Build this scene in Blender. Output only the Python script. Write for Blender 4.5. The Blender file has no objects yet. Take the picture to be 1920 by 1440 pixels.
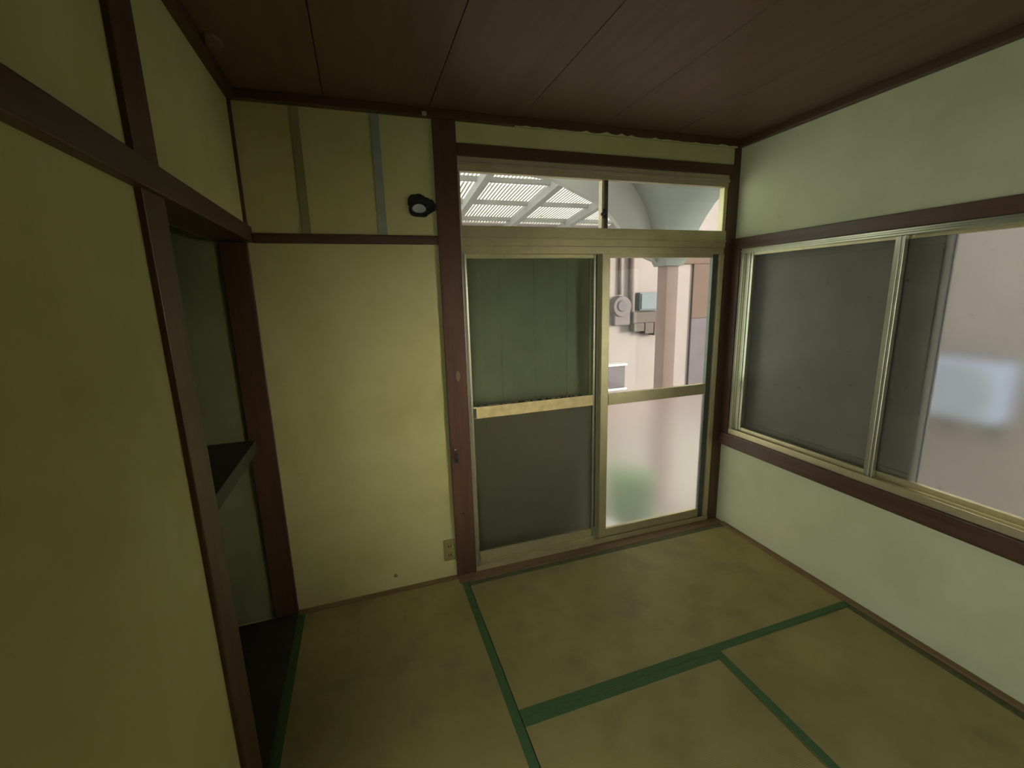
import bpy, bmesh, math, random
from mathutils import Vector, Matrix
random.seed(7)
SC = bpy.context.scene
COL = SC.collection

# ------------------------------------------------------------------ camera
CAM_LOC = (0.4433, -2.2967, 1.5944)
CR = Vector((0.9465062, -0.32155863, -0.02694543))
CU = Vector((0.08925262, 0.18063683, 0.97949186))
CF = Vector((0.31009673, 0.92950007, -0.19967383))
cam = bpy.data.cameras.new('camera')
cam.sensor_width = 36.0
cam.lens = 831.2 / 1920 * 36.0
cam.clip_start = 0.02
camo = bpy.data.objects.new('camera', cam)
COL.objects.link(camo)
camo.matrix_world = Matrix((
    (CR.x, CU.x, -CF.x, CAM_LOC[0]), (CR.y, CU.y, -CF.y, CAM_LOC[1]),
    (CR.z, CU.z, -CF.z, CAM_LOC[2]), (0, 0, 0, 1)))
SC.camera = camo

# ------------------------------------------------------------------ light
world = bpy.data.worlds.new('sky')
SC.world = world
world.use_nodes = True
bg = world.node_tree.nodes['Background']
bg.inputs['Color'].default_value = (0.96, 0.98, 0.95, 1)
bg.inputs['Strength'].default_value = 4.8

sun = bpy.data.lights.new('sun', 'SUN')
sun.energy = 12.5
sun.angle = math.radians(16)
sun.color = (1.0, 0.95, 0.84)
suno = bpy.data.objects.new('sun', sun)
COL.objects.link(suno)
SUN_DIR = Vector((-1.23, 1.0, -0.18)).normalized()
suno.rotation_euler = SUN_DIR.to_track_quat('-Z', 'Y').to_euler()
suno.location = (7, -5, 4)

SC.view_settings.view_transform = 'Standard'
SC.view_settings.look = 'None'
SC.view_settings.gamma = 1.0
SC.view_settings.use_curve_mapping = False
SC.view_settings.exposure = 0.0
cy = SC.cycles
cy.use_denoising = True
cy.max_bounces = 14
cy.diffuse_bounces = 7
cy.glossy_bounces = 5
cy.transmission_bounces = 8
cy.transparent_max_bounces = 12
cy.sample_clamp_indirect = 16.0

# ------------------------------------------------------------------ helpers
WL = {}          # world location of each object


def wloc(o):
    return WL.get(o.name, Vector((0, 0, 0)))


def tag(o, label=None, cat=None, group=None, kind=None):
    if label: o['label'] = label
    if cat: o['category'] = cat
    if group: o['group'] = group
    if kind: o['kind'] = kind
    return o


def thing(name, loc, label, cat, group=None, kind=None):
    o = bpy.data.objects.new(name, None)
    o.empty_display_size = 0.05
    COL.objects.link(o)
    o.location = loc
    WL[o.name] = Vector(loc)
    return tag(o, label, cat, group, kind)


def obj(name, bm, mat, parent=None, smooth=False, bevel=0.0):
    """links bm (world coordinates) as one mesh object, origin at its base centre"""
    if bevel:
        bmesh.ops.remove_doubles(bm, verts=bm.verts, dist=1e-6)
    bm.normal_update()
    xs = [v.co for v in bm.verts]
    lo = Vector((min(v.x for v in xs), min(v.y for v in xs), min(v.z for v in xs)))
    hi = Vector((max(v.x for v in xs), max(v.y for v in xs), max(v.z for v in xs)))
    c = Vector(((lo.x + hi.x) / 2, (lo.y + hi.y) / 2, lo.z))
    bmesh.ops.translate(bm, verts=bm.verts, vec=-c)
    me = bpy.data.meshes.new(name)
    bm.to_mesh(me)
    bm.free()
    me.materials.append(mat)
    if smooth:
        for p in me.polygons: p.use_smooth = True
    o = bpy.data.objects.new(name, me)
    COL.objects.link(o)
    WL[o.name] = c
    if parent:
        o.parent = parent
        o.location = c - wloc(parent)
    else:
        o.location = c
    if bevel:
        m = o.modifiers.new('edge', 'BEVEL')
        m.width = bevel
        m.segments = 2
        m.limit_method = 'ANGLE'
    return o


def bx(bm, x0, x1, y0, y1, z0, z1):
    if x0 > x1: x0, x1 = x1, x0
    if y0 > y1: y0, y1 = y1, y0
    if z0 > z1: z0, z1 = z1, z0
    v = [bm.verts.new(p) for p in ((x0, y0, z0), (x1, y0, z0), (x1, y1, z0), (x0, y1, z0),
                                   (x0, y0, z1), (x1, y0, z1), (x1, y1, z1), (x0, y1, z1))]
    for f in ((3, 2, 1, 0), (4, 5, 6, 7), (0, 1, 5, 4), (1, 2, 6, 5), (2, 3, 7, 6), (3, 0, 4, 7)):
        bm.faces.new([v[i] for i in f])
    return bm


def boxes(*bs):
    bm = bmesh.new()
    for b in bs: bx(bm, *b)
    return bm


def prism(pts, axis, a, b):
    """extrude a 2-D outline (other two axes in xyz order) along axis from a to b"""
    bm = bmesh.new()
    def P(p, t):
        return {0: (t, p[0], p[1]), 1: (p[0], t, p[1]), 2: (p[0], p[1], t)}[axis]
    lo = [bm.verts.new(P(p, a)) for p in pts]
    hi = [bm.verts.new(P(p, b)) for p in pts]
    n = len(pts)
    bm.faces.new(lo)
    bm.faces.new(hi[::-1])
    for i in range(n):
        bm.faces.new((lo[i], hi[i], hi[(i + 1) % n], lo[(i + 1) % n]))
    bmesh.ops.recalc_face_normals(bm, faces=bm.faces)
    return bm


def tube(bm, p0, p1, r, n=12, r1=None):
    p0, p1 = Vector(p0), Vector(p1)
    q = (p1 - p0).to_track_quat('Z', 'Y')
    r1 = r if r1 is None else r1
    a = [bm.verts.new(p0 + q @ Vector((r * math.cos(t), r * math.sin(t), 0))) for t in [2 * math.pi * i / n for i in range(n)]]
    b = [bm.verts.new(p1 + q @ Vector((r1 * math.cos(t), r1 * math.sin(t), 0))) for t in [2 * math.pi * i / n for i in range(n)]]
    for i in range(n):
        bm.faces.new((a[i], a[(i + 1) % n], b[(i + 1) % n], b[i]))
    bm.faces.new(a[::-1]); bm.faces.new(b)
    return bm


# ------------------------------------------------------------------ materials
def new_mat(name):
    m = bpy.data.materials.new(name)
    m.use_nodes = True
    nt = m.node_tree
    return m, nt, nt.nodes['Principled BSDF'], nt.nodes['Material Output']


def coords(nt, scale=(1, 1, 1), rot=(0, 0, 0)):
    g = nt.nodes.new('ShaderNodeNewGeometry')
    mp = nt.nodes.new('ShaderNodeMapping')
    mp.inputs['Scale'].default_value = scale
    mp.inputs['Rotation'].default_value = rot
    nt.links.new(g.outputs['Position'], mp.inputs['Vector'])
    return mp.outputs['Vector']


def noise(nt, vec, scale, detail=4, rough=0.55):
    n = nt.nodes.new('ShaderNodeTexNoise')
    n.inputs['Scale'].default_value = scale
    n.inputs['Detail'].default_value = detail
    n.inputs['Roughness'].default_value = rough
    nt.links.new(vec, n.inputs['Vector'])
    return n.outputs['Fac']


def ramp(nt, fac, stops):
    r = nt.nodes.new('ShaderNodeValToRGB')
    el = r.color_ramp.elements
    while len(el) < len(stops): el.new(0.5)
    for e, (p, c) in zip(el, stops):
        e.position = p
        e.color = (*c, 1)
    nt.links.new(fac, r.inputs['Fac'])
    return r.outputs['Color']


def bump(nt, bsdf, height, strength, dist=0.01):
    b = nt.nodes.new('ShaderNodeBump')
    b.inputs['Strength'].default_value = strength
    b.inputs['Distance'].default_value = dist
    nt.links.new(height, b.inputs['Height'])
    nt.links.new(b.outputs['Normal'], bsdf.inputs['Normal'])


def mixc(nt, a, b, fac, mode='MIX'):
    m = nt.nodes.new('ShaderNodeMix')
    m.data_type = 'RGBA'
    m.blend_type = mode
    if isinstance(fac, float): m.inputs[0].default_value = fac
    else: nt.links.new(fac, m.inputs[0])
    for s, i in ((a, 6), (b, 7)):
        if isinstance(s, tuple): m.inputs[i].default_value = (*s, 1)
        else: nt.links.new(s, m.inputs[i])
    return m.outputs[2]


def simple(name, col, rough=0.6, metal=0.0, var=0.12, scale=9.0, bmp=0.0, spec=0.5):
    m, nt, b, _ = new_mat(name)
    v = coords(nt)
    n = noise(nt, v, scale)
    lo = tuple(c * (1 - var) for c in col)
    hi = tuple(min(1, c * (1 + var)) for c in col)
    nt.links.new(ramp(nt, n, [(0.3, lo), (0.7, hi)]), b.inputs['Base Color'])
    b.inputs['Roughness'].default_value = rough
    b.inputs['Metallic'].default_value = metal
    b.inputs['Specular IOR Level'].default_value = spec
    if bmp: bump(nt, b, noise(nt, v, scale * 25, 3), bmp, 0.004)
    return m


def plaster(name, a, b_, c, scale=1.6):
    m, nt, b, _ = new_mat(name)
    v = coords(nt)
    big = noise(nt, v, scale, 5, 0.6)
    col = ramp(nt, big, [(0.32, a), (0.5, b_), (0.68, c)])
    spot = noise(nt, v, 17, 2, 0.5)
    col = mixc(nt, col, (0.30, 0.27, 0.14), ramp(nt, spot, [(0.72, (0, 0, 0)), (0.80, (0.22, 0.22, 0.22))]))
    nt.links.new(col, b.inputs['Base Color'])
    b.inputs['Roughness'].default_value = 0.92
    b.inputs['Specular IOR Level'].default_value = 0.2
    bump(nt, b, noise(nt, v, 160, 3), 0.12, 0.003)
    return m


def wood(name, dark, light, axis='z', rough=0.42, scale=1.0, coat=0.0):
    m, nt, b, _ = new_mat(name)
    s = {'x': (1.2, 26, 26), 'y': (26, 1.2, 26), 'z': (26, 26, 1.2)}[axis]
    v = coords(nt, tuple(k * scale for k in s))
    n = noise(nt, v, 1.6, 6, 0.62)
    col = ramp(nt, n, [(0.30, dark), (0.72, light)])
    nt.links.new(col, b.inputs['Base Color'])
    b.inputs['Roughness'].default_value = rough
    b.inputs['Coat Weight'].default_value = coat
    bump(nt, b, n, 0.10, 0.002)
    return m


def clear_glass(name, tint=(0.90, 0.93, 0.90), refl=0.35):
    m, nt, b, out = new_mat(name)
    nt.nodes.remove(b)
    t = nt.nodes.new('ShaderNodeBsdfTransparent')
    t.inputs['Color'].default_value = (*tint, 1)
    g = nt.nodes.new('ShaderNodeBsdfGlossy')
    g.inputs['Roughness'].default_value = 0.03
    g.inputs['Color'].default_value = (0.9, 0.95, 0.9, 1)
    lw = nt.nodes.new('ShaderNodeFresnel')
    lw.inputs['IOR'].default_value = 1.45
    mx = nt.nodes.new('ShaderNodeMixShader')
    hf = nt.nodes.new('ShaderNodeMath')
    hf.operation = 'MULTIPLY'
    hf.inputs[1].default_value = 0.2
    nt.links.new(lw.outputs['Fac'], hf.inputs[0])
    nt.links.new(hf.outputs[0], mx.inputs['Fac'])
    nt.links.new(t.outputs[0], mx.inputs[1])
    nt.links.new(g.outputs[0], mx.inputs[2])
    nt.links.new(mx.outputs[0], out.inputs['Surface'])
    return m


def frosted_glass(name, tint, rough=0.30, ior=1.30, diffuse=0.12, dirt=True):
    m, nt, b, out = new_mat(name)
    nt.nodes.remove(b)
    v = coords(nt)
    r = nt.nodes.new('ShaderNodeBsdfRefraction')
    r.inputs['IOR'].default_value = ior
    r.inputs['Roughness'].default_value = rough
    r.inputs['Color'].default_value = (*tint, 1)
    d = nt.nodes.new('ShaderNodeBsdfTranslucent')
    d.inputs['Color'].default_value = (*tint, 1)
    mx = nt.nodes.new('ShaderNodeMixShader')
    mx.inputs['Fac'].default_value = diffuse
    nt.links.new(r.outputs[0], mx.inputs[1])
    nt.links.new(d.outputs[0], mx.inputs[2])
    g = nt.nodes.new('ShaderNodeBsdfPrincipled')
    g.inputs['Base Color'].default_value = (0.11, 0.115, 0.085, 1)
    g.inputs['Roughness'].default_value = 0.32
    mx2 = nt.nodes.new('ShaderNodeMixShader')
    mx2.inputs['Fac'].default_value = 0.10
    if dirt:
        s = noise(nt, v, 34, 2, 0.5)
        col = ramp(nt, s, [(0.70, (0.08, 0.08, 0.08)), (0.78, (0.30, 0.30, 0.30))])
        nt.links.new(col, mx2.inputs['Fac'])
    nt.links.new(mx.outputs[0], mx2.inputs[1])
    nt.links.new(g.outputs[0], mx2.inputs[2])
    nt.links.new(mx2.outputs[0], out.inputs['Surface'])
    return m


M = {}
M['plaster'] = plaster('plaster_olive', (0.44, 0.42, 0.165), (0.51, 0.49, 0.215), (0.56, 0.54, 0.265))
M['plaster_lit'] = plaster('plaster_lit_green', (0.45, 0.48, 0.28), (0.52, 0.55, 0.33), (0.58, 0.58, 0.37))  # same plaster, with the green of the light put into its colour
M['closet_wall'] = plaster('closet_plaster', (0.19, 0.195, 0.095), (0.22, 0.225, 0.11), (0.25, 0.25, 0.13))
M['wood_z'] = wood('post_wood', (0.060, 0.027, 0.013), (0.105, 0.053, 0.028), 'z')
M['wood_x'] = wood('beam_wood_x', (0.056, 0.026, 0.012), (0.097, 0.048, 0.025), 'x')
M['wood_y'] = wood('beam_wood_y', (0.056, 0.026, 0.012), (0.097, 0.048, 0.025), 'y')
M['strip_x'] = wood('floor_strip_x', (0.16, 0.095, 0.040), (0.24, 0.15, 0.07), 'x', 0.5)
M['strip_y'] = wood('floor_strip_y', (0.16, 0.095, 0.040), (0.24, 0.15, 0.07), 'y', 0.5)
M['ceiling'] = wood('ceiling_board', (0.125, 0.070, 0.038), (0.165, 0.096, 0.054), 'y', 0.50, 0.6, 0.0)
M['ceiling_gap'] = simple('ceiling_void', (0.012, 0.008, 0.005), 0.9)
M['dark_wood'] = wood('closet_wood', (0.030, 0.027, 0.015), (0.052, 0.045, 0.026), 'x', 0.6)
M['rear_wood'] = wood('rear_dark_wood', (0.05, 0.026, 0.013), (0.085, 0.046, 0.024), 'z', 0.5)
M['alu'] = simple('anodised_olive', (0.55,0.495,0.275), 0.36, 0.55, 0.08, 14)
M['alu_brown'] = simple('anodised_bronze', (0.44, 0.385, 0.24), 0.45, 0.3, 0.08, 14)
M['alu_light'] = simple('anodised_pale', (0.50, 0.50, 0.36), 0.28, 0.75, 0.06, 14)
M['alu_dark'] = simple('anodised_dark', (0.10, 0.11, 0.085), 0.4, 0.5, 0.1, 14)
M['yellow_rail'] = simple('yellowed_tape', (0.62, 0.50, 0.22), 0.5, 0.0, 0.16, 22)
M['shutter'] = simple('shutter_steel', (0.21,0.22,0.13), 0.6, 0.0, 0.12, 5)
M['shutter_grey'] = simple('shutter_steel_grey', (0.30,0.30,0.235), 0.6, 0.0, 0.12, 5)
M['glass'] = clear_glass('clear_glass')
M['frost'] = frosted_glass('frosted_glass', (0.93, 0.91, 0.88), 0.34, 1.30, 0.10, False)
M['frost_win'] = frosted_glass('frosted_window_glass', (0.93, 0.92, 0.90), 0.25, 1.30, 0.02)
M['cream'] = simple('cream_plastic', (0.62, 0.50, 0.32), 0.5)
M['outlet'] = simple('aged_outlet_plastic', (0.27,0.225,0.075), 0.5, 0, 0.1, 30)
M['black'] = simple('blackened_putty', (0.016, 0.018, 0.014), 0.9, 0, 0.4, 40, 0.5)
M['pale'] = simple('pale_grey_cap', (0.42, 0.47, 0.42), 0.6)
M['metal'] = simple('dark_iron', (0.022,0.022,0.02), 0.5, 0.0)
M['steel'] = simple('bright_screw', (0.75, 0.75, 0.70), 0.25, 1.0)
M['white'] = simple('white_plastic', (0.40,0.40,0.39), 0.5)
M['flake'] = simple('peeled_paper', (0.17,0.12,0.075), 0.8, 0, 0.2, 40)
M['batten_olive'] = simple('olive_batten', (0.26, 0.25, 0.11), 0.8)
M['batten_grey'] = simple('grey_green_batten', (0.27, 0.30, 0.22), 0.8)
M['mould'] = simple('black_mould', (0.015, 0.016, 0.010), 0.9)
M['brown_stain'] = simple('brown_stain', (0.20, 0.15, 0.07), 0.9)


def tatami_mat(name, along):
    m, nt, b, _ = new_mat(name)
    v = coords(nt)
    big = noise(nt, v, 2.2, 5, 0.6)
    col = ramp(nt, big, [(0.30, (0.25, 0.215, 0.075)), (0.5, (0.32, 0.275, 0.10)), (0.70, (0.37, 0.315, 0.125))])
    stain = noise(nt, coords(nt, (1.5, 1.5, 1)), 3.1, 3, 0.55)
    col = mixc(nt, col, (0.145, 0.135, 0.06), ramp(nt, stain, [(0.52, (0, 0, 0)), (0.76, (0.50, 0.50, 0.50))]))
    w = nt.nodes.new('ShaderNodeTexWave')
    w.wave_type = 'BANDS'
    w.bands_direction = 'Y' if along == 'x' else 'X'
    w.inputs['Scale'].default_value = 55
    w.inputs['Distortion'].default_value = 0.6
    w.inputs['Detail'].default_value = 1
    nt.links.new(v, w.inputs['Vector'])
    col = mixc(nt, col, (0.22, 0.19, 0.085), ramp(nt, w.outputs['Fac'], [(0.0, (0.25, 0.25, 0.25)), (0.4, (0, 0, 0))]))
    nt.links.new(col, b.inputs['Base Color'])
    b.inputs['Roughness'].default_value = 0.55
    b.inputs['Specular IOR Level'].default_value = 0.35
    bump(nt, b, w.outputs['Fac'], 0.15, 0.002)
    return m


M['tatami_x'] = tatami_mat('tatami_rush_x', 'x')
M['tatami_y'] = tatami_mat('tatami_rush_y', 'y')
M['heri'] = simple('green_border_cloth', (0.060, 0.130, 0.042), 0.8, 0, 0.12, 60)
M['heri_faded'] = simple('faded_border_cloth', (0.105, 0.105, 0.045), 0.8, 0, 0.2, 30)
M['ext_wall'] = simple('beige_render', (0.185,0.148,0.143), 0.9, 0, 0.05, 3, 0.0, 0.1)
M['side_wall'] = simple('pinkish_grey_render', (0.146, 0.126, 0.118), 0.9, 0, 0.05, 3)
M['column'] = simple('mauve_brown_paint', (0.215,0.15,0.138), 0.9, 0, 0.06, 6, 0.0, 0.1)
M['capital'] = simple('grey_concrete_paint', (0.16,0.16,0.15), 0.8, 0, 0.05, 5)
M['arch'] = simple('pale_grey_paint', (0.30,0.285,0.27), 0.8, 0, 0.05, 5)
M['rafter'] = simple('galvanised_rafter', (0.26,0.25,0.24), 0.6, 0, 0.08, 8)
M['meter'] = simple('mauve_grey_plastic', (0.10,0.076,0.08), 0.9, 0, 0.06, 6, 0.0, 0.1)
M['meterbox'] = simple('brown_grey_box', (0.08,0.062,0.056), 0.9, 0, 0.06, 6, 0.0, 0.1)
M['bluebox'] = simple('blue_grey_box', (0.11,0.12,0.13), 0.9, 0, 0.06, 6, 0.0, 0.1)
M['conduit'] = simple('pinkish_conduit', (0.15,0.11,0.105), 0.9, 0, 0.06, 6, 0.0, 0.1)
M['brown_gate'] = simple('brown_painted_timber', (0.085,0.055,0.045), 0.9, 0, 0.06, 6, 0.0, 0.1)
M['mauve'] = simple('mauve_panel', (0.085,0.068,0.076), 0.9, 0, 0.06, 6, 0.0, 0.1)
M['ground'] = simple('pale_concrete', (0.26,0.245,0.22), 0.9, 0, 0.15, 3)
M['step'] = simple('pale_concrete_step', (0.55, 0.55, 0.53), 0.9, 0, 0.06, 6)
M['leaf'] = simple('green_leaf', (0.10,0.30,0.06), 0.6, 0, 0.3, 12)
M['bark'] = simple('twig_bark', (0.16, 0.11, 0.07), 0.9)
M['glow_blue'] = simple('pale_blue_glow', (0.25,0.31,0.48), 0.35, 0, 0.03)  # bluish window glow put into this colour
M['grille'] = simple('pale_grille', (0.20,0.22,0.25), 0.5)


def roof_sheet_mat():
    m, nt, b, out = new_mat('corrugated_polycarbonate')
    nt.nodes.remove(b)
    v = coords(nt)
    w = nt.nodes.new('ShaderNodeTexWave')
    w.wave_type = 'BANDS'; w.bands_direction = 'X'
    w.inputs['Scale'].default_value = 2 * math.pi / 0.038 / 20.0
    w.inputs['Distortion'].default_value = 0.0
    nt.links.new(v, w.inputs['Vector'])
    leaf = noise(nt, v, 9, 4, 0.6)
    # dark and pale stripes along the corrugation, and scattered leaf litter
    col = ramp(nt, w.outputs['Fac'], [(0.35, (0.12, 0.105, 0.09)), (0.60, (0.72, 0.69, 0.62))])
    col = mixc(nt, col, (0.20, 0.165, 0.13), ramp(nt, leaf, [(0.52, (0, 0, 0)), (0.70, (0.7, 0.7, 0.7))]))
    t = nt.nodes.new('ShaderNodeBsdfTranslucent')
    p = nt.nodes.new('ShaderNodeBsdfTransparent')
    nt.links.new(col, t.inputs['Color'])
    nt.links.new(col, p.inputs['Color'])
    mx = nt.nodes.new('ShaderNodeMixShader')
    mx.inputs['Fac'].default_value = 0.45
    nt.links.new(t.outputs[0], mx.inputs[1])
    nt.links.new(p.outputs[0], mx.inputs[2])
    nt.links.new(mx.outputs[0], out.inputs['Surface'])
    return m


M['sheet'] = roof_sheet_mat()

# ------------------------------------------------------------------ room shell
W, H, REAR = 2.70, 2.45, -2.78
ZP = 2.412           # top of the plaster, under the ceiling moulding


def struct(name, bm, mat, label, cat, bevel=0.0, parent=None):
    o = obj(name, bm, mat, parent, bevel=bevel)
    return tag(o, label, cat, kind='structure')


struct('floor', boxes((-0.95, 2.80, REAR - 0.1, 0.12, -0.16, -0.05)), M['dark_wood'],
       'dark wooden subfloor under the straw mats', 'floor')
# back wall with the opening for the glazed door and the transom
struct('wall_back', boxes((-0.95, 0.955, 0.0, 0.12, -0.16, 2.50), (0.955, 2.82, 0.0, 0.12, 2.24, 2.50),
                          (2.70, 2.82, 0.0, 0.12, -0.16, 2.24), (0.955, 2.70, 0.0, 0.12, -0.16, -0.002)), M['plaster'],
       'olive beige plaster wall holding the glazed sliding door', 'wall')
# right wall with the window opening
WY0, WY1, WZ0, WZ1 = -1.80, -0.07, 0.645, 1.825
struct('wall_right', boxes((W, W + 0.12, REAR, WY0, -0.16, 2.50), (W, W + 0.12, WY1, 0.0, -0.16, 2.50),
                           (W, W + 0.12, WY0, WY1, -0.16, WZ0), (W, W + 0.12, WY0, WY1, WZ1, 2.50)), M['plaster_lit'],
       'plaster wall around the frosted sliding window, tinted grey green for the light', 'wall')
struct('wall_left', boxes((-0.12, 0.0, -1.72, -1.0, -0.16, 1.845), (-0.12, 0.0, REAR, -2.74, -0.16, 1.845),  # doorway gap near the rear is out of view, added to let daylight in
                          (-0.12, 0.0, -2.74, -1.72, -0.16, -0.002), (-0.12, 0.0, REAR, 0.0, 1.845, 2.50)), M['plaster'],
       'dim olive plaster wall beside the open closet', 'wall')
struct('wall_rear', boxes((-0.12, 2.82, REAR - 0.1, REAR, -0.16, 2.50)), M['rear_wood'],  # out of view, finished dark to cut light bounced onto the left wall
       'unseen wall opposite the glazed door, dark wood to cut bounced light', 'wall')

# ceiling: backing + single boards, each its own piece
ceil = struct('ceiling', boxes((-0.12, 2.82, REAR - 0.1, 0.12, H + 0.012, H + 0.06)), M['ceiling_gap'],
              'dark brown boarded wooden ceiling', 'ceiling')
edges = [0.0, 0.375, 0.83, 1.285, 1.742, 2.197, 2.70]
for a, b_ in zip(edges[:-1], edges[1:]):
    obj('ceiling_board', boxes((a + 0.0013, b_ - 0.0013, REAR, 0.0, H, H + 0.0118)), M['ceiling'], ceil, bevel=0.0015)

# ceiling moulding
struct('trim_1', boxes((0.0, W, -0.034, 0.0, ZP, H)), M['wood_x'], 'dark brown moulding where the ceiling meets the wall above the transom', 'moulding', 0.003)
struct('trim_2', boxes((W - 0.034, W, REAR, -0.034, ZP, H)), M['wood_y'], 'dark brown moulding where the ceiling meets the wall above the frosted window', 'moulding', 0.003)
struct('trim_3', boxes((0.0, 0.034, REAR, -0.034, ZP, H)), M['wood_y'], 'dark brown moulding where the ceiling meets the wall above the closet', 'moulding', 0.003)
# posts
struct('trim_4', boxes((0.842, 0.955, -0.016, 0.0, 0.0, ZP)), M['wood_z'], 'tall brown wooden post between plaster panel and glazed door', 'post', 0.003)
struct('trim_5', boxes((2.625, W, -0.014, 0.034, 0.0, 2.238), (2.625, W, -0.014, 0.0, 2.238, 2.315), (2.660, W, -0.014, 0.0, 2.315, ZP)), M['wood_z'], 'brown wooden corner post between glazed door and frosted window', 'post', 0.002)
struct('trim_6', boxes((-0.12, 0.014, -1.055, -0.925, -0.05, ZP)), M['wood_z'], 'dark wooden post between closet opening and the dim plaster wall', 'post', 0.004)
struct('trim_7', boxes((-0.104, 0.004, -0.022, -0.0005, -0.05, 1.845)), M['wood_z'], 'dark wooden corner post at the inner side of the closet opening', 'post', 0.003)
struct('trim_8', boxes((0.0, 0.013, -0.013, 0.0, 1.915, ZP)), M['wood_z'], 'thin dark strip in the corner above the closet beam', 'corner strip')
# horizontal beams
struct('trim_9', boxes((-0.12, 0.026, REAR, -0.0005, 1.845, 1.912)), M['wood_y'], 'dark wooden beam running above the closet opening', 'beam', 0.004)
struct('trim_10', boxes((0.027, 0.842, -0.014, 0.0, 1.842, 1.884)), M['wood_x'], 'slim brown rail across the plaster beside the corner post of the closet', 'rail', 0.003)
struct('trim_11', boxes((0.955, 2.660, -0.016, 0.0, 2.258, 2.315)), M['wood_x'], 'brown wooden lintel over the transom window', 'lintel', 0.003)
struct('trim_12', boxes((W - 0.018, W, REAR, -0.014, 1.826, 1.890)), M['wood_y'], 'brown wooden head rail above the frosted window', 'rail', 0.003)
struct('trim_13', boxes((W - 0.030, W, REAR, -0.0145, 0.562, 0.645)), M['wood_y'], 'brown wooden sill board below the frosted window', 'sill', 0.003)
# floor edge strips
struct('baseboard_back', boxes((0.004, 0.842, -0.034, 0.0, -0.05, 0.006)), M['strip_x'], 'brown wooden floor strip along the foot of the plaster panel', 'floor strip', 0.002)
struct('baseboard_right', boxes((W - 0.032, W, REAR, -0.084, -0.05, 0.012)), M['strip_y'], 'brown wooden floor strip along the foot of the wall below the frosted window', 'floor strip', 0.002)
struct('trim_14', boxes((0.842, W, -0.084, 0.0, -0.05, 0.004)), M['strip_x'], 'worn brown wooden threshold in front of the glazed door', 'threshold', 0.003)

struct('trim_15', boxes((W - 0.014, W, -0.071, -0.0145, 0.645, 1.826)), M['wood_z'], 'brown wooden side casing between the corner post and the frosted window', 'casing', 0.002)

# ------------------------------------------------------------------ plaster spill on moulding over the transom
def jagged(x0, x1, zb, zmax, n):
    pts = [(x0, zb)]
    for i in range(n + 1):
        x = x0 + (x1 - x0) * i / n
        pts.append((x, zb + 0.001 + zmax * (0.15 + 0.85 * random.random() ** 2)))
    pts.append((x1, zb))
    return pts


sp = obj('plaster_spill', prism(jagged(1.25, 2.645, ZP - 0.010, 0.017, 46), 1, -0.037, -0.0345), M['plaster'])
tag(sp, 'ragged pale plaster edge smeared over the ceiling moulding above the transom', 'plaster edge')

# ------------------------------------------------------------------ battens, hole and fittings on the back wall
o = obj('wall_batten', boxes((0.231, 0.266, -0.005, 0.0, 1.884, ZP)), M['batten_olive'], bevel=0.001)
tag(o, 'flat olive batten on the upper plaster, the one nearer the closet', 'batten')
o = obj('wall_batten', boxes((0.563, 0.602, -0.006, 0.0, 1.884, ZP)), M['batten_grey'], bevel=0.001)
tag(o, 'flat grey green batten on the upper plaster, the one nearer the blackened pipe hole', 'batten')

hl = thing('pipe_hole', (0.768, 0.0, 1.965), 'blackened pipe hole in the upper plaster with a pale grey cap', 'pipe hole')
pts = []
for i in range(30):
    t = 2 * math.pi * i / 30
    r = 1 + 0.10 * math.sin(3 * t + 1) + 0.07 * random.uniform(-1, 1)
    x, z = 0.768 + 0.066 * r * math.cos(t), 2.018 + 0.050 * r * math.sin(t)
    if math.sin(t) > 0.5 and abs(math.cos(t)) < 0.75: z += 0.012 * random.random()
    pts.append((min(x, 0.840), max(z, 1.971)))
obj('putty_ring', prism(pts, 1, -0.012, 0.0), M['black'], hl, bevel=0.004)
bm = bmesh.new()
for k in range(34):
    t = random.uniform(0, 2 * math.pi)
    c = Vector((0.770 + 0.056 * math.cos(t) * random.uniform(0.8, 1.05), -0.012, 2.016 + 0.040 * math.sin(t) * random.uniform(0.75, 1.1)))
    if k > 24: c = Vector((random.uniform(0.795, 0.832), -0.012, random.uniform(1.985, 2.040)))
    mt = Matrix.Translation(c) @ Matrix.Diagonal((1, 0.6, 0.8, 1))
    bmesh.ops.create_icosphere(bm, subdivisions=2, radius=random.uniform(0.006, 0.013), matrix=mt)
obj('putty_lumps', bm, M['black'], hl, True)
cap = [(0.756 + 0.033 * math.cos(2 * math.pi * i / 20), 2.003 + (0.024 if math.sin(2 * math.pi * i / 20) > 0 else 0.015) * math.sin(2 * math.pi * i / 20)) for i in range(20)]
obj('cap', prism(cap, 1, -0.030, -0.010), M['pale'], hl, bevel=0.003)

ot = thing('wall_outlet', (0.810, 0.0, 0.105), 'aged yellow double power outlet low on plaster beside the post', 'outlet')
obj('cover_plate', boxes((0.774, 0.838, -0.008, 0.0, 0.108, 0.238)), M['outlet'], ot, bevel=0.004)
for zc in (0.145, 0.200):
    so = obj('socket', boxes((0.789, 0.823, -0.011, -0.008, zc - 0.017, zc + 0.017)), M['outlet'], ot, bevel=0.002)
    for dx in (-0.006, 0.006):
        obj('slot', boxes((0.806 + dx - 0.0022, 0.806 + dx + 0.0022, -0.0122, -0.0108, zc - 0.008, zc + 0.008)), M['black'], so)

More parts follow.
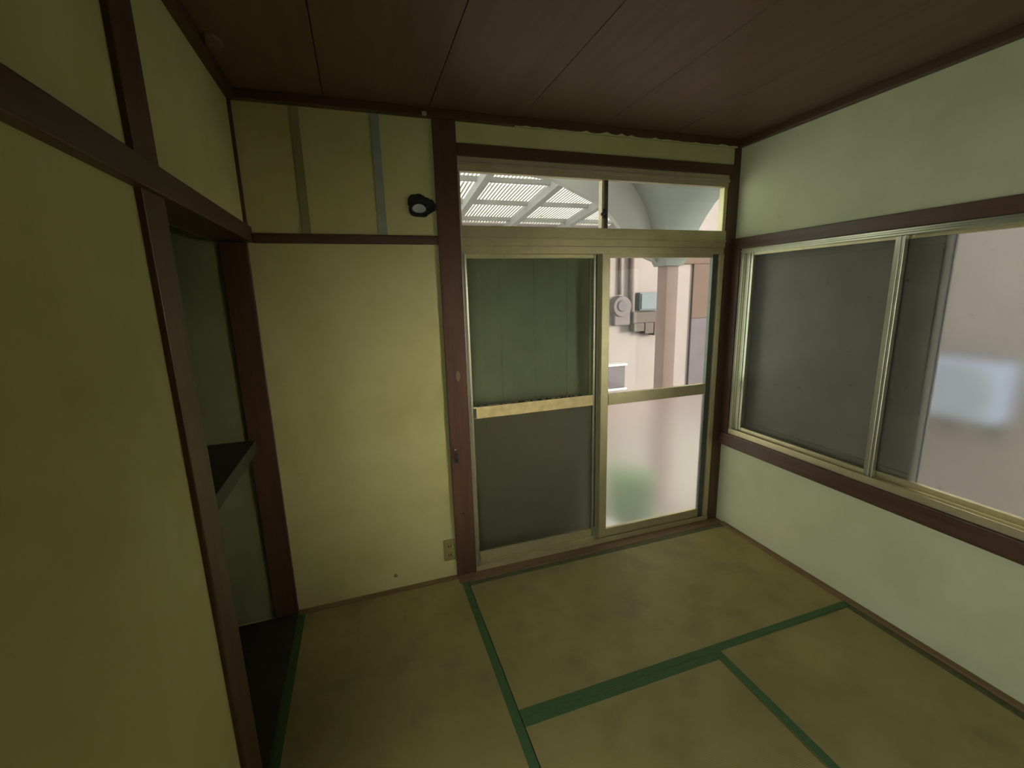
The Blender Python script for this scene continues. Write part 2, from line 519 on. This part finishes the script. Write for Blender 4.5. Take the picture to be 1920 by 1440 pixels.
hk = thing('post_latch', (0.872, -0.016, 0.68), 'small black iron latch screwed to the brown post', 'latch')
obj('plate', prism([(0.862, 0.695), (0.884, 0.690), (0.886, 0.742), (0.876, 0.760), (0.862, 0.752)], 1, -0.021, -0.016), M['metal'], hk, bevel=0.001)
obj('hasp', tube(bmesh.new(), (0.873, -0.024, 0.735), (0.877, -0.036, 0.700), 0.006, 10), M['metal'], hk, True)
bm = bmesh.new(); bmesh.ops.create_icosphere(bm, subdivisions=2, radius=0.005, matrix=Matrix.Translation((0.867, -0.021, 0.770)))
obj('screw', bm, M['steel'], hk, True)

ns = obj('nail_hole', prism([(0.893 + 0.006 * math.cos(2 * math.pi * i / 9), 0.388 + 0.006 * math.sin(2 * math.pi * i / 9)) for i in range(9)], 1, -0.0175, -0.016), M['black'])
tag(ns, 'tiny dark knot hole low on the brown post', 'hole')
ps = obj('post_scuff', prism([(0.905 + 0.011 * math.cos(2 * math.pi * i / 11), 1.175 + 0.03 * math.sin(2 * math.pi * i / 11) * random.uniform(.8, 1.1)) for i in range(11)], 1, -0.0170, -0.016), M['brown_stain'])
tag(ps, 'pale worn patch halfway up the brown post', 'scuff')
ws = obj('wall_stain', prism([(0.500 + 0.012 * math.cos(2 * math.pi * i / 13) * random.uniform(.8, 1.1), 0.082 + 0.010 * math.sin(2 * math.pi * i / 13) * random.uniform(.8, 1.1)) for i in range(13)], 1, -0.0012, 0.0), M['brown_stain'])
tag(ws, 'small dark smudge on plaster just above the floor strip', 'stain')

wh = thing('cable_clip', (0.806, -0.034, 2.405), 'small white clip under the ceiling moulding at the top of the post', 'clip')
obj('clip_body', boxes((0.795, 0.815, -0.046, -0.034, 2.412, 2.428)), M['white'], wh, bevel=0.002)
obj('clip_lip', boxes((0.797, 0.813, -0.050, -0.046, 2.408, 2.418)), M['white'], wh, bevel=0.001)
bm = bmesh.new()
vs = [bm.verts.new((0.060 + 0.030 * math.cos(2 * math.pi * i / 10) * random.uniform(.7, 1.1), -0.395 + 0.055 * math.sin(2 * math.pi * i / 10) * random.uniform(.7, 1.1), H - 0.004 - 0.010 * random.random())) for i in range(10)]
f = bm.faces.new(vs)
ex = bmesh.ops.extrude_face_region(bm, geom=[f])
for v in [g for g in ex['geom'] if isinstance(g, bmesh.types.BMVert)]: v.co.z = H - 0.0005
bmesh.ops.recalc_face_normals(bm, faces=bm.faces)
fl = obj('ceiling_flake', bm, M['flake'])
tag(fl, 'pale peeled flake hanging from the ceiling beside the closet wall', 'flake')

# ------------------------------------------------------------------ closet
cl = thing('closet', (-0.47, -0.48, 0.0), 'open built-in closet with pale side wall and dark middle shelf', 'closet')
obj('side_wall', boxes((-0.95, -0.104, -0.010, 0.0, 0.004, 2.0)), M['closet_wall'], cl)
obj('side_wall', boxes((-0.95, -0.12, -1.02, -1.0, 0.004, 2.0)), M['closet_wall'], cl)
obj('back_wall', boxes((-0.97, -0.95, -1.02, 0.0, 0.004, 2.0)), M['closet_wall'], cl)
obj('top_board', boxes((-0.97, -0.12, -1.02, 0.0, 2.0, 2.03)), M['dark_wood'], cl)
obj('floor_board', boxes((-0.97, 0.001, -0.925, -0.022, -0.05, 0.004)), M['dark_wood'], cl, bevel=0.002)
sh = obj('shelf', boxes((-0.95, -0.105, -1.0, -0.010, 0.925, 0.950)), M['dark_wood'], cl)
obj('shelf_lip', boxes((-0.105, -0.075, -0.925, -0.024, 0.893, 0.952)), M['dark_wood'], sh, bevel=0.002)

# ------------------------------------------------------------------ tatami
def tatami(x0, x1, y0, y1, along, label, faded=False):
    """y0 < y1; cloth borders on the two long sides"""
    t = thing('tatami_mat', ((x0 + x1) / 2, (y0 + y1) / 2, -0.05), label, 'tatami mat', 'straw mats on the floor')
    g, hw = 0.0015, 0.036
    x0 += g; x1 -= g; y0 += g; y1 -= g
    obj('mat_body', boxes((x0, x1, y0, y1, -0.05, 0.0)), M['tatami_' + along], t, bevel=0.003)
    if along == 'x':
        hb = [(x0, x1, y0, y0 + hw), (x0, x1, y1 - hw, y1)]
    else:
        hb = [(x0, x0 + hw, y0, y1), (x1 - hw, x1, y0, y1)]
    for k, h in enumerate(hb):
        obj('cloth_border', boxes((h[0] + 0.0004, h[1] - 0.0004, h[2] + 0.0004, h[3] - 0.0004, -0.02, 0.0016)), M['heri_faded' if faded and k == 1 else 'heri'], t, bevel=0.0008)
    return t


XM, YM = 0.890, -0.964
XR = W - 0.032
XC = 1.800
tatami(0.001, XM, -1.86, -0.034, 'y', 'straw tatami mat lying lengthwise along the closet')
tatami(XM, XR, YM, -0.084, 'x', 'straw tatami mat lying crosswise in front of the glazed door threshold', True)
tatami(XM, XC, -1.86, YM, 'x', 'square half tatami mat enclosed by the longer straw mats')
tatami(XC, XR, REAR, YM, 'y', 'straw tatami mat lying lengthwise along the wall below the frosted window', True)
tatami(0.001, XC, REAR, -1.86, 'x', 'straw tatami mat lying crosswise along the dark rear wall')

# ------------------------------------------------------------------ transom window (window_1)
tw = thing('window_1', (1.80, 0.0, 1.93), 'two-pane transom window above the glazed sliding door', 'window', kind='structure')
TX0, TX1, TZ0, TZ1 = 0.955, 2.625, 1.937, 2.190
obj('frame_head', boxes((TX0, TX1, -0.010, 0.026, TZ1, 2.258), (TX0, TX1, 0.026, 0.10, 2.222, 2.258), (TX0, TX1, -0.018, -0.010, 2.214, 2.232)), M['alu_brown'], tw, bevel=0.002)
obj('frame_jamb', boxes((TX0, TX0 + 0.012, -0.006, 0.10, TZ0, TZ1)), M['alu'], tw, bevel=0.002)
obj('frame_jamb', boxes((TX1 - 0.028, TX1, -0.006, 0.034, TZ0, TZ1)), M['alu'], tw, bevel=0.002)
obj('mullion', boxes((1.778, 1.800, -0.002, 0.040, TZ0, TZ1)), M['alu_dark'], tw, bevel=0.002)
obj('mullion_edge', boxes((1.764, 1.778, 0.004, 0.040, TZ0, TZ1)), M['cream'], tw, bevel=0.001)
ck = obj('catch', boxes((1.762, 1.786, -0.012, -0.002, 1.990, 2.040)), M['metal'], tw, bevel=0.003)
obj('catch_lever', tube(bmesh.new(), (1.764, -0.018, 2.016), (1.750, -0.018, 2.006), 0.009, 12), M['metal'], ck, True)
obj('glass_pane', boxes((TX0 + 0.008, 1.770, 0.040, 0.043, TZ0 - 0.005, TZ1 + 0.030)), M['glass'], tw)
obj('glass_pane', boxes((1.790, TX1 - 0.02, 0.020, 0.023, TZ0 - 0.005, TZ1 + 0.005)), M['glass'], tw)

# ------------------------------------------------------------------ glazed sliding door (door_1)
dr = thing('door_1', (1.80, 0.0, 0.0), 'two-panel sliding glass door in olive aluminium with dark and bright halves', 'door', kind='structure')
obj('frame_head', boxes((0.955, 2.625, -0.012, 0.10, 1.840, 1.937), (0.955, 2.625, -0.020, -0.012, 1.872, 1.880),
                        (0.955, 2.625, -0.004, 0.10, 1.800, 1.840)), M['alu'], dr, bevel=0.002)
obj('frame_jamb', boxes((0.955, 0.975, -0.010, 0.10, 0.03, 1.800)), M['alu_light'], dr, bevel=0.003)
obj('frame_jamb', boxes((2.590, 2.625, -0.010, 0.036, 0.03, 1.800)), M['alu'], dr, bevel=0.003)
obj('frame_sill', boxes((0.955, 2.625, -0.012, 0.11, 0.0, 0.022), (0.955, 2.625, -0.012, -0.006, 0.022, 0.034), (0.955, 2.625, 0.034, 0.038, 0.022, 0.034)), M['alu'], dr, bevel=0.001)


def door_sash(x0, x1, y, rail_mat, stile_l, stile_r, mats, pane_top, label):
    s = obj('sliding_sash', boxes((x0 + stile_l, x1 - stile_r, y + 0.002, y + 0.026, 1.780, 1.812),
                                  (x0 + stile_l, x1 - stile_r, y + 0.002, y + 0.026, 0.028, 0.088)), M['alu'], dr, bevel=0.002)
    s['label'] = label
    obj('stile', boxes((x0, x0 + stile_l, y, y + 0.028, 0.028, 1.812)), mats[0], s, bevel=0.003)
    obj('stile', boxes((x1 - stile_r, x1, y, y + 0.028, 0.028, 1.812)), mats[1], s, bevel=0.003)
    obj('middle_rail', boxes((x0 + stile_l, x1 - stile_r, y - 0.003, y + 0.026, 0.912, 0.980)), rail_mat, s, bevel=0.002)
    obj('clear_pane', boxes((x0 + stile_l - 0.005, x1 - stile_r + 0.005, y + 0.012, y + 0.016, 0.975, 1.785)), M['glass'], s)
    obj('frosted_pane', boxes((x0 + stile_l - 0.005, x1 - stile_r + 0.005, y + 0.012, y + 0.016, 0.083, 0.917)), M['frost'], s)
    return s


so_ = door_sash(0.970, 1.800, 0.040, M['yellow_rail'], 0.022, 0.062, (M['alu_light'], M['alu_light']), None, 'sash with yellowed middle rail before the dark shutter')
si_ = door_sash(1.772, 2.592, 0.004, M['alu'], 0.052, 0.040, (M['alu'], M['alu_dark']), None, 'sash with daylight behind its glass')
# grooves and end bracket, mould on the rail top
obj('rail_bracket', boxes((0.992, 1.008, 0.034, 0.040, 0.918, 0.974)), M['alu_dark'], so_, bevel=0.001)
obj('mould_line', prism(jagged(1.010, 1.738, 0.979, 0.011, 60), 1, 0.0365, 0.0390), M['mould'], so_)
obj('stile_groove', boxes((1.752, 1.760, 0.0375, 0.041, 0.10, 1.80)), M['alu_dark'], so_)

# ------------------------------------------------------------------ right sliding window (window_2)
wn = thing('window_2', (W, -0.93, WZ0), 'wide two-panel sliding window with frosted glass, half dark half bright', 'window', kind='structure')
obj('frame_head', boxes((W - 0.004, W + 0.11, WY0, WY1, 1.796, 1.826), (W - 0.010, W - 0.004, WY0, WY1, 1.806, 1.816)), M['alu_light'], wn, bevel=0.002)
obj('frame_sill', boxes((W - 0.008, W + 0.11, WY0, WY1, WZ0, 0.672), (W - 0.008, W - 0.002, WY0, WY1, 0.672, 0.682)), M['alu'], wn, bevel=0.002)
obj('frame_jamb', boxes((W - 0.006, W + 0.11, WY1 - 0.028, WY1, 0.672, 1.796), (W - 0.010, W + 0.0, WY1 - 0.012, WY1 - 0.004, 0.672, 1.796)), M['alu_light'], wn, bevel=0.003)
obj('frame_jamb', boxes((W - 0.006, W + 0.11, WY0, WY0 + 0.03, 0.672, 1.796)), M['alu'], wn, bevel=0.003)


def win_sash(y0, y1, x, sl, sr, label):
    s = obj('sliding_sash', boxes((x + 0.002, x + 0.024, y0 + sl, y1 - sr, 1.782, 1.800), (x + 0.002, x + 0.024, y0 + sl, y1 - sr, 0.676, 0.704)), M['alu'], wn, bevel=0.002)
    s['label'] = label
    obj('stile', boxes((x, x + 0.026, y0, y0 + sl, 0.676, 1.800), (x - 0.004, x, y0 + sl * 0.35, y0 + sl * 0.6, 0.676, 1.800)), M['alu_light'], s, bevel=0.002)
    obj('stile', boxes((x, x + 0.026, y1 - sr, y1, 0.676, 1.800), (x - 0.004, x, y1 - sr * 0.65, y1 - sr * 0.4, 0.676, 1.800)), M['alu_light'], s, bevel=0.002)
    obj('frosted_pane', boxes((x + 0.010, x + 0.014, y0 + sl - 0.004, y1 - sr + 0.004, 0.700, 1.786)), M['frost_win'], s)
    return s


win_sash(-0.943, -0.098, W + 0.012, 0.038, 0.052, 'sash of dim frosted glass before the storm shutter')
win_sash(-1.770, -0.894, W + 0.046, 0.034, 0.030, 'sash of bright frosted glass')

# ------------------------------------------------------------------ storm shutters outside
def shutter(along, a0, a1, p0, z0, z1, mat, label):
    mid = (a0 + a1) / 2
    t = thing('storm_shutter', (mid, p0, z0) if along == 'x' else (p0, mid, z0), label, 'shutter', 'storm shutters')
    def b(u0, u1, d0, d1, zz0, zz1):
        return (u0, u1, p0 + d0, p0 + d1, zz0, zz1) if along == 'x' else (p0 + d0, p0 + d1, u0, u1, zz0, zz1)
    D = 0.03 if along == 'x' else 0.012
    obj('panel', boxes(b(a0 + 0.001, a1 - 0.001, 0.005, 0.009, z0 + 0.001, z1 - 0.001)), mat, t)
    obj('frame', boxes(b(a0, a0 + 0.03, 0, D, z0, z1), b(a1 - 0.03, a1, 0, D, z0, z1),
                       b(a0 + 0.03, a1 - 0.03, 0, D, z0, z0 + 0.05), b(a0 + 0.03, a1 - 0.03, 0, D, z1 - 0.04, z1)), mat, t, bevel=0.002)
    if along == 'y':
        obj('edge_shade_strip', boxes(b(a0 - 0.008, a0, 0, D, z0, z1)), M['black'], t, bevel=0.002)  # added dark strip, hides the sunlit end of the shutter
    n = int((a1 - a0 - 0.06) / 0.20) if along == 'x' else 0
    for i in range(n):
        u = a0 + 0.03 + (a1 - a0 - 0.06) * (i + 0.5) / n
        obj('rib', boxes(b(u - 0.045, u + 0.045, 0.0022, 0.005, z0 + 0.05, z1 - 0.04)), mat, t, bevel=0.003)
    return t


shutter('x', 0.90, 1.785, 0.125, 0.0, 1.86, M['shutter'], 'dark steel storm shutter closed behind the glazed door half with yellowed rail')
shutter('y', -1.085, -0.102, W + 0.078, 0.676, 1.792, M['shutter_grey'], 'dark steel storm shutter drawn across half of the frosted window')

# ------------------------------------------------------------------ outside
GZ = -0.45
struct('ground', boxes((-2.0, 9.0, -6.0, 7.0, GZ - 0.1, GZ)), M['ground'], 'pale concrete yard outside the glazed door', 'ground')
struct('wall_neighbour', boxes((0.0, 7.0, 3.42, 3.60, GZ, 2.95)), M['ext_wall'], 'sunlit beige rendered wall of the neighbouring house beyond the door', 'wall')
struct('wall_side', boxes((4.20, 4.35, -2.15, -0.10, GZ, 4.6)), M['side_wall'], 'pinkish grey neighbour wall behind the frosted window', 'wall')  # made tall and long to hold sky light off the window

# lean-to roof with corrugated sheet
RS = 0.115


def rz(y): return 2.85 - RS * y


rf = thing('lean_to_roof', (2.3, 1.8, 2.4), 'corrugated translucent lean-to roof on grey rafters outside the transom', 'roof')
bm = bmesh.new()
X0, X1, P = 0.3, 4.3, 0.038
nx = int((X1 - X0) / P * 4)
rows = []
for y in (0.15, 3.40):
    rows.append([bm.verts.new((X0 + (X1 - X0) * i / nx, y, rz(y) + 0.030 + 0.005 * math.cos(2 * math.pi * (X0 + (X1 - X0) * i / nx) / P))) for i in range(nx + 1)])
for i in range(nx):
    bm.faces.new((rows[0][i], rows[0][i + 1], rows[1][i + 1], rows[1][i]))
obj('corrugated_sheet', bm, M['sheet'], rf, True)
for x in (0.86, 1.595, 2.325, 3.07, 3.80):
    bm = bmesh.new()
    w = 0.035
    v = []
    for y in (0.13, 3.415):
        for (dx, dz) in ((-w, -0.085), (w, -0.085), (w, -0.002), (-w, -0.002)):
            v.append(bm.verts.new((x + dx, y, rz(y) + dz)))
    for f in ((0, 1, 2, 3), (7, 6, 5, 4), (0, 4, 5, 1), (1, 5, 6, 2), (2, 6, 7, 3), (3, 7, 4, 0)):
        bm.faces.new([v[i] for i in f])
    bmesh.ops.recalc_face_normals(bm, faces=bm.faces)
    obj('rafter', bm, M['rafter'], rf)
for y in (0.68, 1.30, 1.92, 2.55, 3.15):
    obj('purlin', boxes((0.3, 4.3, y - 0.022, y + 0.022, rz(y) - 0.018, rz(y) + 0.024)), M['rafter'], rf)

# column with flared capital
cx, cy_ = 3.005, 1.02
pc = thing('porch_column', (cx, cy_, GZ), 'mauve brown square column with grey flared capital outside the door', 'column')
obj('shaft', boxes((cx - 0.063, cx + 0.063, cy_ - 0.063, cy_ + 0.063, GZ, 1.80)), M['column'], pc, bevel=0.008)
bm = bmesh.new()
prof = [(1.79, 0.085), (1.83, 0.100), (1.865, 0.118), (1.97, 0.140), (2.09, 0.168), (2.18, 0.202), (2.27, 0.242), (2.35, 0.290), (2.42, 0.345), (2.50, 0.430), (2.60, 0.56)]
rings = [[bm.verts.new((cx + sx * h, cy_ + sy * h, z)) for sx, sy in ((-1, -1), (1, -1), (1, 1), (-1, 1))] for z, h in prof]
for a, b_ in zip(rings[:-1], rings[1:]):
    for i in range(4):
        bm.faces.new((a[i], a[(i + 1) % 4], b_[(i + 1) % 4], b_[i]))
bm.faces.new(rings[0][::-1]); bm.faces.new(rings[-1])
obj('capital', bm, M['capital'], pc)
arch = [(1.70, 2.475), (1.95, 2.44), (2.085, 2.385), (2.295, 2.30), (2.44, 2.20), (2.56, 2.08), (2.68, 1.96), (2.80, 1.86), (2.92, 1.82)]
obj('arch_panel', prism(arch + [(2.92, 2.60), (1.70, 2.60)], 1, cy_ + 0.02, cy_ + 0.075), M['arch'], pc)

# meters and pipes on the neighbour's wall (front face y = 3.42)
NY = 3.42
mt = thing('electric_meter', (4.02, NY, 1.10), 'rounded mauve grey electricity meter on the beige neighbour wall', 'electric meter')
bm = bmesh.new()
tube(bm, (4.01, NY, 1.37), (4.01, NY - 0.13, 1.37), 0.155, 28, 0.145)
obj('dial_case', bm, M['meter'], mt, bevel=0.01)
obj('base_case', boxes((3.90, 4.16, NY - 0.10, NY, 1.10, 1.34)), M['meter'], mt, bevel=0.015)
obj('dial_glass', tube(bmesh.new(), (4.00, NY - 0.125, 1.38), (4.00, NY - 0.15, 1.38), 0.09, 24, 0.07), M['mauve'], mt)
mb = thing('switch_box', (4.42, NY, 0.93), 'row of brown grey switch housings beside the electricity meter', 'switch box')
obj('housing', boxes((4.20, 4.66, NY - 0.12, NY, 1.12, 1.28)), M['meterbox'], mb, bevel=0.01)
for i, (a, b_, z) in enumerate(((4.20, 4.38, 1.00), (4.39, 4.54, 0.96), (4.55, 4.66, 0.93))):
    obj('terminal_cover', boxes((a, b_, NY - 0.14, NY, z, 1.12)), M['meterbox'], mb, bevel=0.01)
bb = thing('junction_box', (4.47, NY, 1.29), 'blue grey junction box above the switch housings', 'junction box')
obj('box_body', boxes((4.30, 4.72, NY - 0.12, NY, 1.30, 1.56)), M['bluebox'], bb, bevel=0.012)
obj('box_lid', boxes((4.32, 4.70, NY - 0.135, NY - 0.12, 1.32, 1.54)), M['bluebox'], bb, bevel=0.006)
o = obj('conduit_pipe', tube(bmesh.new(), (4.03, NY - 0.03, 1.535), (4.03, NY - 0.03, 2.44), 0.024), M['conduit'], smooth=True)
tag(o, 'thin pinkish conduit rising from the electricity meter', 'pipe')
o = obj('conduit_pipe', tube(bmesh.new(), (4.215, NY - 0.045, 1.282), (4.215, NY - 0.045, 2.44), 0.042), M['conduit'], smooth=True)
tag(o, 'thicker pinkish conduit rising from the switch housings', 'pipe')
lb = thing('utility_box', (3.95, NY, 0.17), 'small mauve box with white rim low on the neighbour wall', 'utility box')
obj('box_body', boxes((3.72, 4.06, NY - 0.16, NY, 0.19, 0.52)), M['mauve'], lb, bevel=0.015)
for z in (0.16, 0.52):
    obj('rim', boxes((3.70, 4.08, NY - 0.18, NY, z, z + 0.03)), M['white'], lb, bevel=0.006)
gp = thing('timber_gate', (5.55, 3.40, GZ), 'brown timber gate post with crossbeam and mauve panel by the neighbour wall', 'gate')
obj('post', boxes((5.30, 5.75, 3.385, 3.419, 1.141, 1.96)), M['brown_gate'], gp, bevel=0.01)
obj('crossbeam', boxes((5.02, 6.6, 3.38, 3.419, 1.96, 2.14)), M['brown_gate'], gp, bevel=0.01)
obj('panel', boxes((5.30, 5.75, 3.385, 3.419, GZ, 1.14)), M['mauve'], gp, bevel=0.01)

# shrub seen blurred through the frosted door pane
def shrub(loc, hgt, rad, n, label):
    t = thing('leafy_shrub', loc, label, 'shrub')
    bm = bmesh.new()
    for k in range(7):
        a = 2 * math.pi * k / 7
        tube(bm, loc, (loc[0] + rad * 0.6 * math.cos(a), loc[1] + rad * 0.6 * math.sin(a), loc[2] + hgt * 0.9), 0.008, 6, 0.003)
    obj('stem', bm, M['bark'], t, True)
    bm = bmesh.new()
    for k in range(n):
        a, r, z = random.uniform(0, 6.28), rad * math.sqrt(random.random()), hgt * random.uniform(0.2, 1.0)
        c = Vector((loc[0] + r * math.cos(a), loc[1] + r * math.sin(a), loc[2] + z))
        d = Vector((math.cos(a + random.uniform(-1, 1)), math.sin(a + random.uniform(-1, 1)), random.uniform(-0.3, 0.7))).normalized()
        s = d.cross(Vector((0, 0, 1))).normalized() * 0.022
        L = random.uniform(0.06, 0.10)
        q = [c, c + d * L * 0.5 + s, c + d * L, c + d * L * 0.5 - s]
        bm.faces.new([bm.verts.new(p) for p in q])
    f = obj('foliage', bm, M['leaf'], t)
    f['kind'] = 'stuff'
    return t


shrub((2.50, 0.72, GZ), 0.52, 0.17, 420, 'small green shrub blurred behind the frosted door pane')

st = thing('door_step', (2.05, 0.40, GZ), 'pale concrete step outside the frosted door pane', 'step')
obj('tread', boxes((1.50, 2.18, 0.20, 0.52, -0.24, -0.16)), M['step'], st, bevel=0.01)
obj('riser', boxes((1.53, 2.15, 0.22, 0.50, GZ, -0.24)), M['step'], st, bevel=0.006)

# made-up box standing in for the bluish glow in the frosted window
ou = thing('glow_box', (4.05, -0.58, 0.64), 'made-up pale blue box standing in for the bluish window glow', 'glow stand-in')
obj('casing', boxes((3.95, 4.15, -0.80, -0.40, 0.74, 1.10)), M['glow_blue'], ou, bevel=0.012)
bm = bmesh.new()
for r in (0.05, 0.09, 0.13, 0.17):
    for i in range(24):
        a, b_ = 2 * math.pi * i / 24, 2 * math.pi * (i + 1) / 24
        tube(bm, (3.946, -0.60 + r * math.cos(a), 0.92 + r * math.sin(a)), (3.946, -0.60 + r * math.cos(b_), 0.92 + r * math.sin(b_)), 0.004, 5)
obj('glow_box_grille', bm, M['grille'], ou)
for y in (-0.72, -0.48):
    obj('bracket', boxes((4.00, 4.20, y - 0.015, y + 0.015, 0.71, 0.74), (4.17, 4.20, y - 0.015, y + 0.015, 0.60, 0.71)), M['metal'], ou)
